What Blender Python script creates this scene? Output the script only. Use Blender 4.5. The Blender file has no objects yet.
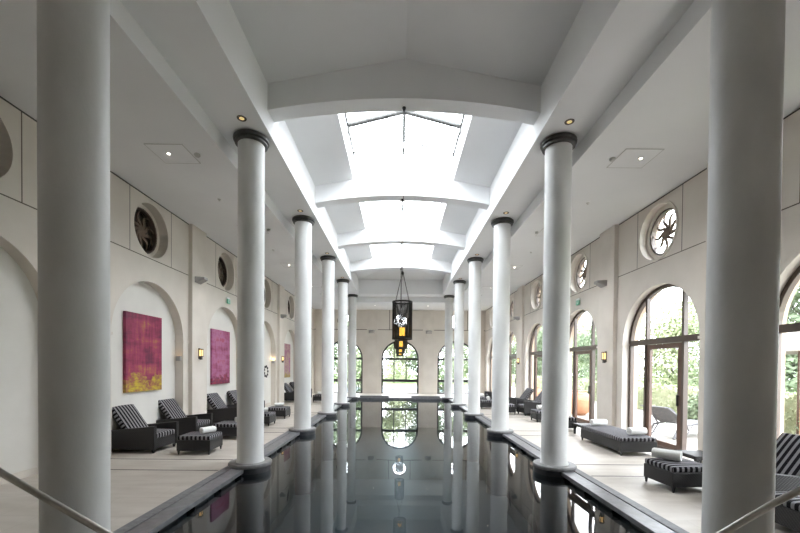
import bpy, bmesh, math, random
from mathutils import Vector, Matrix
from mathutils.geometry import tessellate_polygon
sc = bpy.context.scene
col = sc.collection
PI = math.pi
cos, sin = math.cos, math.sin
random.seed(7)

# ------------------------------------------------------------ materials
def new_mat(name):
    m = bpy.data.materials.new(name); m.use_nodes = True
    nt = m.node_tree; nt.nodes.clear()
    o = nt.nodes.new('ShaderNodeOutputMaterial')
    return m, nt, o

def N(nt, t, **kw):
    n = nt.nodes.new(t)
    for k, v in kw.items():
        if k.startswith('_'):
            setattr(n, k[1:], v)
    return n

def L(nt, a, b): nt.links.new(a, b)

def pbr(name, c, rough=.6, c2=None, scale=3, bump=0, bscale=30, metal=0, spec=.5, detail=5, stretch=None, emit=None, es=0, contrast=(.35, .65)):
    m, nt, o = new_mat(name)
    b = N(nt, 'ShaderNodeBsdfPrincipled')
    b.inputs['Base Color'].default_value = (*c, 1)
    b.inputs['Roughness'].default_value = rough
    b.inputs['Metallic'].default_value = metal
    b.inputs['Specular IOR Level'].default_value = spec
    if emit:
        b.inputs['Emission Color'].default_value = (*emit, 1); b.inputs['Emission Strength'].default_value = es
    tc = N(nt, 'ShaderNodeTexCoord')
    src = tc.outputs['Object']
    if stretch:
        mp = N(nt, 'ShaderNodeMapping'); mp.inputs['Scale'].default_value = stretch
        L(nt, src, mp.inputs['Vector']); src = mp.outputs['Vector']
    if c2:
        n = N(nt, 'ShaderNodeTexNoise'); n.inputs['Scale'].default_value = scale; n.inputs['Detail'].default_value = detail
        L(nt, src, n.inputs['Vector'])
        r = N(nt, 'ShaderNodeValToRGB')
        r.color_ramp.elements[0].position = contrast[0]; r.color_ramp.elements[1].position = contrast[1]
        r.color_ramp.elements[0].color = (*c, 1); r.color_ramp.elements[1].color = (*c2, 1)
        L(nt, n.outputs['Fac'], r.inputs['Fac']); L(nt, r.outputs['Color'], b.inputs['Base Color'])
    if bump:
        n = N(nt, 'ShaderNodeTexNoise'); n.inputs['Scale'].default_value = bscale; n.inputs['Detail'].default_value = 4
        L(nt, src, n.inputs['Vector'])
        bp = N(nt, 'ShaderNodeBump'); bp.inputs['Strength'].default_value = bump; bp.inputs['Distance'].default_value = .01
        L(nt, n.outputs['Fac'], bp.inputs['Height']); L(nt, bp.outputs['Normal'], b.inputs['Normal'])
    L(nt, b.outputs['BSDF'], o.inputs['Surface'])
    return m

def math_node(nt, op, a, b=None, c=None):
    n = N(nt, 'ShaderNodeMath', _operation=op)
    for i, v in enumerate((a, b, c)):
        if v is None: continue
        if isinstance(v, (int, float)): n.inputs[i].default_value = v
        else: L(nt, v, n.inputs[i])
    return n.outputs[0]

def joint_wall(name, c, c2, axis, centre, zj=3.95, period=3.5, half=.68, extra=None, jw=.009):
    """stucco with thin shadow-gap joints: one level joint, upright joints above it"""
    m, nt, o = new_mat(name)
    b = N(nt, 'ShaderNodeBsdfPrincipled'); b.inputs['Roughness'].default_value = .75
    b.inputs['Specular IOR Level'].default_value = .25
    tc = N(nt, 'ShaderNodeTexCoord')
    n = N(nt, 'ShaderNodeTexNoise'); n.inputs['Scale'].default_value = 1.6; n.inputs['Detail'].default_value = 7
    L(nt, tc.outputs['Object'], n.inputs['Vector'])
    r = N(nt, 'ShaderNodeValToRGB'); r.color_ramp.elements[0].position = .3; r.color_ramp.elements[1].position = .7
    r.color_ramp.elements[0].color = (*c, 1); r.color_ramp.elements[1].color = (*c2, 1)
    L(nt, n.outputs['Fac'], r.inputs['Fac'])
    sp = N(nt, 'ShaderNodeSeparateXYZ'); L(nt, tc.outputs['Object'], sp.inputs[0])
    p = sp.outputs[axis]; z = sp.outputs['Z']
    hz = math_node(nt, 'LESS_THAN', math_node(nt, 'ABSOLUTE', math_node(nt, 'SUBTRACT', z, zj)), jw)
    q = math_node(nt, 'PINGPONG', math_node(nt, 'SUBTRACT', p, centre), period / 2)
    vt = math_node(nt, 'LESS_THAN', math_node(nt, 'ABSOLUTE', math_node(nt, 'SUBTRACT', q, half)), jw)
    vt = math_node(nt, 'MULTIPLY', vt, math_node(nt, 'GREATER_THAN', z, zj if extra is None else extra))
    j = math_node(nt, 'MAXIMUM', hz, vt)
    mx = N(nt, 'ShaderNodeMix', _data_type='RGBA'); L(nt, j, mx.inputs['Factor'])
    L(nt, r.outputs['Color'], mx.inputs['A']); mx.inputs['B'].default_value = (.13, .11, .09, 1)
    L(nt, mx.outputs['Result'], b.inputs['Base Color'])
    n2 = N(nt, 'ShaderNodeTexNoise'); n2.inputs['Scale'].default_value = 60
    L(nt, tc.outputs['Object'], n2.inputs['Vector'])
    bp = N(nt, 'ShaderNodeBump'); bp.inputs['Strength'].default_value = .12; bp.inputs['Distance'].default_value = .004
    L(nt, n2.outputs['Fac'], bp.inputs['Height']); L(nt, bp.outputs['Normal'], b.inputs['Normal'])
    L(nt, b.outputs['BSDF'], o.inputs['Surface'])
    return m

def stone_floor(name, c, c2, mortar, size=(.6, .9)):
    m, nt, o = new_mat(name)
    b = N(nt, 'ShaderNodeBsdfPrincipled'); b.inputs['Roughness'].default_value = .42
    b.inputs['Specular IOR Level'].default_value = .4
    tc = N(nt, 'ShaderNodeTexCoord')
    br = N(nt, 'ShaderNodeTexBrick')
    br.inputs['Scale'].default_value = 1; br.inputs['Brick Width'].default_value = size[1]; br.inputs['Row Height'].default_value = size[0]
    br.inputs['Mortar Size'].default_value = .003; br.inputs['Mortar Smooth'].default_value = .3
    br.inputs['Color1'].default_value = (*c, 1); br.inputs['Color2'].default_value = (*c2, 1); br.inputs['Mortar'].default_value = (*mortar, 1)
    L(nt, tc.outputs['Object'], br.inputs['Vector'])
    n = N(nt, 'ShaderNodeTexNoise'); n.inputs['Scale'].default_value = 2.5; n.inputs['Detail'].default_value = 8
    mp = N(nt, 'ShaderNodeMapping'); mp.inputs['Scale'].default_value = (.6, 2.2, 1)
    L(nt, tc.outputs['Object'], mp.inputs['Vector']); L(nt, mp.outputs['Vector'], n.inputs['Vector'])
    r = N(nt, 'ShaderNodeValToRGB'); r.color_ramp.elements[0].position = .3; r.color_ramp.elements[1].position = .7
    r.color_ramp.elements[0].color = (.82, .8, .78, 1); r.color_ramp.elements[1].color = (1, 1, 1, 1)
    L(nt, n.outputs['Fac'], r.inputs['Fac'])
    mx = N(nt, 'ShaderNodeMix', _data_type='RGBA', _blend_type='MULTIPLY'); mx.inputs['Factor'].default_value = 1
    L(nt, br.outputs['Color'], mx.inputs['A']); L(nt, r.outputs['Color'], mx.inputs['B'])
    L(nt, mx.outputs['Result'], b.inputs['Base Color'])
    L(nt, b.outputs['BSDF'], o.inputs['Surface'])
    return m

def stripes(name, dark, light, period=.078):
    """woven stripes along the cushion, and a border band whose stripes run round the edge"""
    m, nt, o = new_mat(name)
    b = N(nt, 'ShaderNodeBsdfPrincipled'); b.inputs['Roughness'].default_value = .9
    b.inputs['Specular IOR Level'].default_value = .15
    tc = N(nt, 'ShaderNodeTexCoord')
    sp = N(nt, 'ShaderNodeSeparateXYZ'); L(nt, tc.outputs['Object'], sp.inputs[0])
    sn = N(nt, 'ShaderNodeSeparateXYZ'); L(nt, tc.outputs['Normal'], sn.inputs[0])
    side = math_node(nt, 'GREATER_THAN', math_node(nt, 'ABSOLUTE', sn.outputs['Y']), .6)
    mixv = N(nt, 'ShaderNodeMix', _data_type='FLOAT'); L(nt, side, mixv.inputs['Factor'])
    L(nt, sp.outputs['Y'], mixv.inputs['A']); L(nt, sp.outputs['X'], mixv.inputs['B'])
    q = math_node(nt, 'PINGPONG', mixv.outputs['Result'], period / 2)
    f = math_node(nt, 'LESS_THAN', q, period * .23)
    mx = N(nt, 'ShaderNodeMix', _data_type='RGBA'); L(nt, f, mx.inputs['Factor'])
    mx.inputs['A'].default_value = (*dark, 1); mx.inputs['B'].default_value = (*light, 1)
    L(nt, mx.outputs['Result'], b.inputs['Base Color'])
    L(nt, b.outputs['BSDF'], o.inputs['Surface'])
    return m

def wicker(name, c):
    m, nt, o = new_mat(name)
    b = N(nt, 'ShaderNodeBsdfPrincipled'); b.inputs['Roughness'].default_value = .5
    b.inputs['Base Color'].default_value = (*c, 1)
    tc = N(nt, 'ShaderNodeTexCoord')
    w = N(nt, 'ShaderNodeTexWave', _wave_type='BANDS', _bands_direction='Z'); w.inputs['Scale'].default_value = 22; w.inputs['Distortion'].default_value = 0
    w2 = N(nt, 'ShaderNodeTexWave', _wave_type='BANDS', _bands_direction='DIAGONAL'); w2.inputs['Scale'].default_value = 16
    L(nt, tc.outputs['Object'], w.inputs['Vector']); L(nt, tc.outputs['Object'], w2.inputs['Vector'])
    s = math_node(nt, 'MULTIPLY', w.outputs['Fac'], w2.outputs['Fac'])
    bp = N(nt, 'ShaderNodeBump'); bp.inputs['Strength'].default_value = .6; bp.inputs['Distance'].default_value = .006
    L(nt, s, bp.inputs['Height']); L(nt, bp.outputs['Normal'], b.inputs['Normal'])
    L(nt, b.outputs['BSDF'], o.inputs['Surface'])
    return m

def schlick(nt, f0, k=1.0, bump=None):
    """reflectance of a thin sheet, the same from either side"""
    g = N(nt, 'ShaderNodeNewGeometry')
    d = N(nt, 'ShaderNodeVectorMath', _operation='DOT_PRODUCT')
    L(nt, g.outputs['Incoming'], d.inputs[0]); L(nt, bump or g.outputs['Normal'], d.inputs[1])
    c = math_node(nt, 'SUBTRACT', 1, math_node(nt, 'ABSOLUTE', d.outputs['Value']))
    return math_node(nt, 'MULTIPLY', math_node(nt, 'ADD', math_node(nt, 'MULTIPLY', math_node(nt, 'POWER', c, 5), 1 - f0), f0), k)

def thin_glass(name, tint=(1, 1, 1), ior=1.45):
    m, nt, o = new_mat(name)
    f = schlick(nt, .06)
    t = N(nt, 'ShaderNodeBsdfTransparent'); t.inputs['Color'].default_value = (*tint, 1)
    g = N(nt, 'ShaderNodeBsdfGlossy'); g.inputs['Roughness'].default_value = 0
    mx = N(nt, 'ShaderNodeMixShader')
    L(nt, f, mx.inputs[0]); L(nt, t.outputs[0], mx.inputs[1]); L(nt, g.outputs[0], mx.inputs[2])
    L(nt, mx.outputs[0], o.inputs['Surface'])
    return m

def water_mat():
    m, nt, o = new_mat('pool water')
    f = schlick(nt, .045)
    t = N(nt, 'ShaderNodeBsdfTransparent'); t.inputs['Color'].default_value = (.62, .70, .73, 1)
    g = N(nt, 'ShaderNodeBsdfGlossy'); g.inputs['Roughness'].default_value = 0.0
    tc = N(nt, 'ShaderNodeTexCoord')
    n = N(nt, 'ShaderNodeTexNoise'); n.inputs['Scale'].default_value = 2.2; n.inputs['Detail'].default_value = 1
    L(nt, tc.outputs['Object'], n.inputs['Vector'])
    bp = N(nt, 'ShaderNodeBump'); bp.inputs['Strength'].default_value = .05; bp.inputs['Distance'].default_value = .01
    L(nt, n.outputs['Fac'], bp.inputs['Height'])
    L(nt, bp.outputs['Normal'], g.inputs['Normal'])
    mx = N(nt, 'ShaderNodeMixShader')
    L(nt, f, mx.inputs[0]); L(nt, t.outputs[0], mx.inputs[1]); L(nt, g.outputs[0], mx.inputs[2])
    L(nt, mx.outputs[0], o.inputs['Surface'])
    return m

def painting_mat(name, stops, low, seed, lowline=-.5, accent=None):
    """loose horizontal and vertical brushwork; 'low' is the paler paint scraped along the foot"""
    m, nt, o = new_mat(name)
    b = N(nt, 'ShaderNodeBsdfPrincipled'); b.inputs['Roughness'].default_value = .55
    tc = N(nt, 'ShaderNodeTexCoord')
    def noise(scale, st, off):
        mp = N(nt, 'ShaderNodeMapping'); mp.inputs['Scale'].default_value = st; mp.inputs['Location'].default_value = (seed, off, seed * 2)
        n = N(nt, 'ShaderNodeTexNoise'); n.inputs['Scale'].default_value = scale; n.inputs['Detail'].default_value = 9; n.inputs['Roughness'].default_value = .62
        L(nt, tc.outputs['Object'], mp.inputs['Vector']); L(nt, mp.outputs['Vector'], n.inputs['Vector'])
        return n.outputs['Fac']
    a = noise(1.6, (1, .7, 2.6), 0); v = noise(2.6, (1, 3.2, .5), 4)
    s = math_node(nt, 'ADD', math_node(nt, 'MULTIPLY', a, 2.0), math_node(nt, 'MULTIPLY', v, 1.5))
    s = math_node(nt, 'SUBTRACT', s, 1.27)
    r = N(nt, 'ShaderNodeValToRGB'); cr = r.color_ramp
    cr.elements[0].position = stops[0][0]; cr.elements[0].color = (*stops[0][1], 1)
    cr.elements[1].position = stops[-1][0]; cr.elements[1].color = (*stops[-1][1], 1)
    for p, c in stops[1:-1]:
        e = cr.elements.new(p); e.color = (*c, 1)
    L(nt, s, r.inputs['Fac'])
    sp = N(nt, 'ShaderNodeSeparateXYZ'); L(nt, tc.outputs['Object'], sp.inputs[0])
    k = noise(3.2, (1, 1.2, 1.6), 9)
    edge = math_node(nt, 'ADD', sp.outputs['Z'], math_node(nt, 'MULTIPLY', math_node(nt, 'SUBTRACT', k, .5), 1.3))
    rr = N(nt, 'ShaderNodeMapRange'); rr.inputs['From Min'].default_value = lowline + .07; rr.inputs['From Max'].default_value = lowline - .07
    L(nt, edge, rr.inputs['Value'])
    lowr = N(nt, 'ShaderNodeValToRGB'); lowr.color_ramp.elements[0].position = .38; lowr.color_ramp.elements[1].position = .6
    lowr.color_ramp.elements[0].color = (*low[0], 1); lowr.color_ramp.elements[1].color = (*low[1], 1)
    L(nt, noise(6, (1, 1, 2), 2), lowr.inputs['Fac'])
    mx = N(nt, 'ShaderNodeMix', _data_type='RGBA'); L(nt, rr.outputs[0], mx.inputs['Factor'])
    L(nt, r.outputs['Color'], mx.inputs['A']); L(nt, lowr.outputs['Color'], mx.inputs['B'])
    L(nt, mx.outputs['Result'], b.inputs['Base Color'])
    L(nt, b.outputs['BSDF'], o.inputs['Surface'])
    return m

M = {}
M['wall_l'] = joint_wall('left wall stucco', (.66, .61, .55), (.73, .68, .62), 'Y', 8.2)
M['wall_r'] = joint_wall('right wall stucco', (.66, .61, .55), (.73, .68, .62), 'Y', 7.95)
M['wall_f'] = joint_wall('far wall stucco', (.68, .63, .57), (.74, .69, .63), 'X', 0, zj=4.0, period=3.52, jw=.018)
M['plain_wall'] = pbr('plain stucco', (.66, .61, .55), .8, (.73, .68, .62), 1.6, .1, 60)
M['niche'] = pbr('niche plaster', (.73, .71, .67), .8, (.79, .77, .73), 1.3, .08, 60)
M['ceil'] = pbr('white ceiling paint', (.78, .785, .79), .7, (.82, .825, .83), .7)
M['beam'] = pbr('white beam paint', (.83, .835, .84), .6, (.87, .875, .88), .9)
M['column'] = pbr('column plaster', (.62, .625, .62), .55, (.78, .785, .78), 2.2, .15, 25, stretch=(1, 1, .5), contrast=(.3, .7))
M['disc'] = pbr('grey base stone', (.17, .17, .175), .4, (.24, .24, .245), 12)
M['plinth'] = pbr('near black plinth stone', (.03, .032, .038), .35, (.05, .052, .06), 10)
M['slate'] = pbr('dark slate', (.105, .108, .118), .32, (.16, .162, .175), 9, .15, 60)
M['slate2'] = pbr('grooved slate', (.13, .132, .142), .5, (.19, .192, .202), 14, .2, 60)
M['black'] = pbr('black gap', (.008, .008, .009), .6, (.014, .014, .015), 8)
M['basin'] = pbr('dark pool tile', (.014, .018, .021), .35, (.022, .028, .032), 1.2)
M['bronze'] = pbr('dark bronze', (.075, .075, .072), .45, (.10, .10, .096), 12, metal=.4)
M['floor'] = stone_floor('beige stone paving', (.54, .50, .45), (.58, .54, .49), (.46, .42, .37))
M['line'] = pbr('dark inlay and shadow strip', (.03, .028, .026), .5, (.05, .045, .04), 20)
M['brown'] = pbr('bronze brown window frame', (.075, .055, .045), .4, (.10, .07, .055), 5, stretch=(1, 1, .3))
M['wood'] = pbr('red brown door wood', (.085, .045, .030), .4, (.12, .065, .045), 6, stretch=(1, 1, .2))
M['dark'] = pbr('dark frame', (.02, .018, .018), .4, (.035, .03, .03), 8)
M['glass'] = thin_glass('window glass')
M['peach'] = pbr('peach outside render', (.42, .33, .25), .8, (.48, .38, .29), 3)
M['wicker'] = wicker('dark wicker', (.012, .011, .012))
M['stripe'] = stripes('black and grey striped cloth', (.010, .009, .012), (.26, .255, .27))
M['towel'] = pbr('white towel', (.78, .78, .76), .95, (.85, .85, .84), 40, .5, 150, spec=.1)
M['steel'] = pbr('brushed steel', (.55, .53, .50), .28, (.62, .60, .57), 30, metal=1)
M['chrome'] = pbr('bright steel', (.6, .6, .6), .2, (.7, .7, .7), 20, metal=1)
M['amber'] = pbr('amber glass lit', (.9, .45, .05), .4, (.95, .55, .08), 10, emit=(1, .52, .07), es=2.2)
M['warm'] = pbr('warm sconce glass lit', (.9, .7, .4), .4, (.95, .75, .45), 10, emit=(1, .62, .22), es=1.0)
M['faint'] = pbr('faintly lit lens', (.9, .7, .5), .4, (.95, .75, .5), 10, emit=(1, .6, .3), es=.15)
M['spot'] = pbr('lit spot lens', (1, .9, .8), .4, (1, .92, .84), 10, emit=(1, .88, .72), es=14)
M['spotw'] = pbr('warm lit spot lens', (1, .8, .4), .4, (1, .82, .5), 10, emit=(1, .72, .3), es=.35)
M['grey'] = pbr('grey painted metal', (.34, .33, .32), .5, (.38, .37, .36), 8)
M['greyl'] = pbr('pale plastic', (.5, .49, .47), .5, (.56, .55, .53), 8)
M['green'] = pbr('green sign', (.14, .42, .28), .4, (.17, .46, .32), 6, emit=(.02, .45, .2), es=.04)
M['white'] = pbr('white plastic', (.85, .85, .85), .5, (.9, .9, .9), 6)
M['wrought'] = pbr('carved brown wood', (.13, .09, .065), .6, (.18, .125, .09), 10)
M['recess'] = pbr('shade dark plaster', (.05, .042, .035), .9, (.07, .06, .05), 3)  # unlit look behind the left round grilles, put into the colour
M['water'] = water_mat()
M['leaf'] = pbr('leaf', (.17, .22, .12), .7, (.30, .35, .23), .9, spec=.2)
M['leaf2'] = pbr('yellow green leaf', (.25, .29, .16), .7, (.38, .41, .28), .9, spec=.2)
M['leaf3'] = pbr('dark leaf', (.11, .15, .09), .7, (.20, .25, .16), .9, spec=.2)
M['bark'] = pbr('bark', (.08, .06, .045), .9, (.13, .10, .08), 6)
M['terrace'] = stone_floor('terrace paving', (.36, .34, .32), (.40, .38, .36), (.27, .25, .24))
M['lawn'] = pbr('lawn', (.14, .20, .08), .95, (.20, .26, .12), 1.2, spec=.1)
M['terracotta'] = pbr('terracotta', (.36, .17, .09), .8, (.45, .23, .13), 4)
M['sling'] = pbr('grey sling cloth', (.15, .155, .165), 1, (.19, .195, .205), 20, spec=.05)
M['alu'] = pbr('grey aluminium', (.13, .13, .14), .7, (.16, .16, .17), 10)
M['canvas'] = pbr('cream canvas', (.34, .32, .30), .9, (.38, .36, .34), 10)
M['bluepool'] = pbr('blue pool tile', (.09, .16, .26), .15, (.13, .21, .32), 2)
M['mesh'] = pbr('dark lantern mesh', (.016, .015, .014), .5, (.026, .024, .022), 20, metal=.3)
M['p1'] = painting_mat('magenta and yellow painting', [(.15, (.13, .012, .05)), (.38, (.25, .02, .07)), (.52, (.30, .03, .10)), (.70, (.36, .06, .09)), (.92, (.42, .18, .07))],
                       ((.55, .42, .03), (.30, .12, .06)), 1.3, -.55)
M['p2'] = painting_mat('violet pink painting', [(.15, (.22, .03, .10)), (.36, (.34, .07, .17)), (.54, (.38, .11, .25)), (.70, (.42, .15, .28)), (.9, (.38, .06, .14))],
                       ((.30, .02, .06), (.12, .01, .06)), 5.1, -.62)
M['p3'] = painting_mat('dusty pink painting', [(.34, (.34, .12, .20)), (.46, (.42, .24, .24)), (.54, (.48, .30, .28)), (.62, (.44, .28, .20)), (.7, (.36, .10, .26))],
                       ((.45, .34, .03), (.25, .12, .06)), 8.7, -.62)

# ------------------------------------------------------------ mesh helpers
class MB:
    def __init__(s): s.v = []; s.f = []; s.mi = []; s.sm = []
    def add(s, vs, fs, mi=0, smooth=False, mat=None):
        o = len(s.v)
        for p in vs:
            p = Vector(p)
            if mat is not None: p = mat @ p
            s.v.append(tuple(p))
        for f in fs:
            s.f.append(tuple(i + o for i in f)); s.mi.append(mi); s.sm.append(smooth)
        return s
    def box(s, x0, x1, y0, y1, z0, z1, mi=0, mat=None):
        vs = [(x, y, z) for z in (z0, z1) for y in (y0, y1) for x in (x0, x1)]
        fs = [(0, 2, 3, 1), (4, 5, 7, 6), (0, 1, 5, 4), (2, 6, 7, 3), (0, 4, 6, 2), (1, 3, 7, 5)]
        return s.add(vs, fs, mi, False, mat)
    def rev(s, prof, seg=32, cx=0, cy=0, mi=0, smooth=True, mat=None, cap=True):
        """lathe: prof = [(r, z), ...] about a vertical axis"""
        vs = []; fs = []
        for r, z in prof:
            for k in range(seg):
                a = 2 * PI * k / seg; vs.append((cx + r * cos(a), cy + r * sin(a), z))
        for i in range(len(prof) - 1):
            for k in range(seg):
                k2 = (k + 1) % seg
                fs.append((i * seg + k, i * seg + k2, (i + 1) * seg + k2, (i + 1) * seg + k))
        s.add(vs, fs, mi, smooth, mat)
        if cap:
            n = len(prof)
            s.add([vs[k] for k in range(seg)], [tuple(range(seg))[::-1]], mi, False, mat)
            s.add([vs[(n - 1) * seg + k] for k in range(seg)], [tuple(range(seg))], mi, False, mat)
        return s
    def tube(s, pts, r, seg=10, mi=0, r2=None):
        pts = [Vector(p) for p in pts]; n = len(pts); vs = []; fs = []
        up = None
        for i, p in enumerate(pts):
            d = (pts[min(i + 1, n - 1)] - pts[max(i - 1, 0)]).normalized()
            if up is None:
                up = Vector((0, 0, 1)) if abs(d.z) < .9 else Vector((1, 0, 0))
            a = d.cross(up).normalized(); b = a.cross(d).normalized(); up = b
            rr = r if r2 is None else r + (r2 - r) * i / (n - 1)
            for k in range(seg):
                t = 2 * PI * k / seg; vs.append(p + a * rr * cos(t) + b * rr * sin(t))
        for i in range(n - 1):
            for k in range(seg):
                k2 = (k + 1) % seg
                fs.append((i * seg + k, i * seg + k2, (i + 1) * seg + k2, (i + 1) * seg + k))
        s.add(vs, fs, mi, True)
        s.add(vs[:seg], [tuple(range(seg))], mi); s.add(vs[-seg:], [tuple(range(seg))[::-1]], mi)
        return s
    def prism(s, loops, d0, d1, mp, mi=0, smi=None):
        """flat plate with holes: loops[0] outline, rest holes, in 2D (a, b); mp(a, b, d) -> xyz"""
        smi = mi if smi is None else smi
        tri = tessellate_polygon([[Vector((a, b, 0)) for a, b in lp] for lp in loops])
        flat = [p for lp in loops for p in lp]
        s.add([mp(a, b, d0) for a, b in flat], [tuple(t) for t in tri], mi)
        s.add([mp(a, b, d1) for a, b in flat], [tuple(t)[::-1] for t in tri], mi)
        for lp in loops:
            n = len(lp)
            vs = [mp(a, b, d0) for a, b in lp] + [mp(a, b, d1) for a, b in lp]
            s.add(vs, [(i, (i + 1) % n, n + (i + 1) % n, n + i) for i in range(n)], smi)
        return s
    def build(s, name, mat, parent=None, loc=None, bevel=0, bseg=2, fix=True):
        me = bpy.data.meshes.new(name); me.from_pydata(s.v, [], s.f)
        mats = mat if isinstance(mat, (list, tuple)) else [mat]
        for m in mats: me.materials.append(m)
        for p, i, sm in zip(me.polygons, s.mi, s.sm): p.material_index = i; p.use_smooth = sm
        if fix:
            bm = bmesh.new(); bm.from_mesh(me)
            bmesh.ops.remove_doubles(bm, verts=bm.verts, dist=1e-5)
            bmesh.ops.recalc_face_normals(bm, faces=bm.faces)
            for e in bm.edges:
                if len(e.link_faces) == 2 and e.link_faces[0].normal.angle(e.link_faces[1].normal, 0) > .7: e.smooth = False
            bm.to_mesh(me); bm.free()
        me.update()
        o = bpy.data.objects.new(name, me); col.objects.link(o)
        if parent is not None: o.parent = parent
        if loc: o.location = loc
        if bevel:
            md = o.modifiers.new('bevel', 'BEVEL'); md.width = bevel; md.segments = bseg; md.limit_method = 'ANGLE'; md.angle_limit = .7
        return o

def tag(o, label=None, cat=None, group=None, kind=None):
    if label: o['label'] = label
    if cat: o['category'] = cat
    if group: o['group'] = group
    if kind: o['kind'] = kind
    return o

def empty(name, loc=(0, 0, 0), rz=0):
    o = bpy.data.objects.new(name, None); col.objects.link(o); o.location = loc; o.rotation_euler = (0, 0, rz); o.empty_display_size = .1
    return o

def children(o): return [c for c in bpy.data.objects if c.parent == o]

def copy_tree(o, parent=None):
    c = o.copy(); col.objects.link(c)
    if parent is not None: c.parent = parent
    for ch in children(o): copy_tree(ch, c)
    return c

def struct(name, mb, mat, **k):
    return tag(mb.build(name, mat, **k), kind='structure')

ORD = ['nearest', 'second nearest', 'third nearest', 'fourth nearest', 'fifth nearest', 'sixth nearest', 'seventh nearest']
NUM = ['first', 'second', 'third', 'fourth', 'fifth', 'sixth', 'seventh']

def arch(c, r, zs, z0, n=28):
    """outline of an arched opening, centre c, springing zs, foot z0"""
    pts = [(c - r, z0)]
    for k in range(n + 1):
        a = PI - PI * k / n; pts.append((c + r * cos(a), zs + r * sin(a)))
    pts.append((c + r, z0))
    return pts
def circle(c, z, r, n=40): return [(c + r * cos(2 * PI * k / n), z + r * sin(2 * PI * k / n)) for k in range(n)]

# ------------------------------------------------------------ dimensions
XL, XR = -5.4, 5.32          # aisle wall faces
YN, YF = -2.5, 23.8          # near and far walls
ZA, ZB, ZT = 5.24, 5.53, 7.1 # aisle ceiling, beam soffit, beam top
COLY = [2.97 + 3.497 * n for n in range(6)]
B0, B1 = -.24, .08          # cross beam faces either side of a column axis
LB = [8.2 + 3.5 * k for k in range(-2, 5)]
RB = [7.97 + 3.5 * k for k in range(-1, 5)]
FB = [-3.52, 0, 3.52]
SPR, AR = 2.29, 1.17
OCZ, OCR = 4.56, .56
WZ = -.09                      # water level

mapX = lambda a, b, d: (d, a, b)      # wall plate in the YZ plane
mapY = lambda a, b, d: (a, d, b)      # wall plate in the XZ plane

# left wall: face plate with niches and round recesses, niche backs, pilasters, imposts
w = MB()
hol = []
for c in LB:
    if c + AR < YF - .05: hol.append(arch(c, AR, SPR, .0)); hol.append(circle(c, OCZ, OCR))
out = [(YN, 0), (YN, ZA + .2), (YF, ZA + .2), (YF, 0)]
# the feet of the niches are cut out of the outline
def outline(y0, y1, zt, cs, r):
    o = [(y0, 0)]
    for c in cs:
        o += arch(c, r, SPR, 0)
    return o + [(y1, 0), (y1, zt), (y0, zt)]
w.prism([outline(YN, YF, ZA + .2, LB, AR)] + [circle(c, OCZ, OCR) for c in LB], XL, XL - .2, mapX)
w.prism([[(YN, 0), (YF, 0), (YF, ZA + .2), (YN, ZA + .2)]] + [circle(c, OCZ, OCR) for c in LB], XL - .2, XL - .42, mapX, mi=1, smi=0)
w.box(XL - .6, XL - .43, YN, YF, 0, ZA + .2, 2)
for k in range(-2, 4):
    y = 9.95 + 3.5 * k
    w.box(XL - .01, XL + .1, y - .35, y + .35, 0, ZA, 3)
for c in LB:
    for sgn in (-1, 1):
        y0, y1 = c + sgn * (AR - .02), c + sgn * 1.4
        w.box(XL, XL + .018, min(y0, y1), max(y0, y1), SPR - .05, SPR, 3)
        w.box(XL - .2, XL + .01, min(c + sgn * (AR - .02), c + sgn * AR), max(c + sgn * (AR - .02), c + sgn * AR), SPR - .05, SPR, 3)
struct('wall_left', w, [M['wall_l'], M['niche'], M['recess'], M['plain_wall']])

# right wall: thick plate with arched openings
w = MB()
w.prism([outline(YN, YF, ZA + .2, RB, AR)] + [circle(c, OCZ, OCR) for c in RB], XR, XR + .20, mapX, smi=1)
w.prism([outline(YN, YF, ZA + .2, RB, AR + .03)] + [circle(c, OCZ, OCR + .04) for c in RB], XR + .20, XR + .40, mapX, mi=2)
for k in range(-2, 4):
    y = 9.73 + 3.5 * k
    w.box(XR - .1, XR + .01, y - .35, y + .35, 0, ZA, 1)
for c in RB:
    for sgn in (-1, 1):
        y0, y1 = c + sgn * (AR - .02), c + sgn * 1.4
        w.box(XR - .018, XR, min(y0, y1), max(y0, y1), SPR - .05, SPR, 1)
        w.box(XR, XR + .2, min(c + sgn * (AR - .02), c + sgn * AR), max(c + sgn * (AR - .02), c + sgn * AR), SPR - .05, SPR, 1)
    # raised round moulding of each oculus
    w.prism([circle(c, OCZ, OCR + .05), circle(c, OCZ, OCR)], XR - .02, XR, mapX, mi=1)
struct('wall_right', w, [M['wall_r'], M['plain_wall'], M['peach']])

# far wall
w = MB()
of = [(XL - .6, 0)]
for c in FB: of += arch(c, AR, 2.17, 0)
of += [(XR + .5, 0), (XR + .5, ZA + .2), (XL - .6, ZA + .2)]
w.prism([of] + [circle(c, 4.55, .45) for c in FB], YF, YF + .25, mapY)
for x0, x1 in ((-2.1, -1.42), (1.42, 2.1), (-5.3, -4.93), (4.93, 5.25)): w.box(x0, x1, YF - .05, YF + .01, 0, ZA, 1)
struct('wall_far', w, [M['wall_f'], M['plain_wall']])
w = MB(); w.box(XL - .6, XR + .5, YN - .2, YN, 0, 7.3)
struct('wall_near', w, M['plain_wall'])

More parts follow.
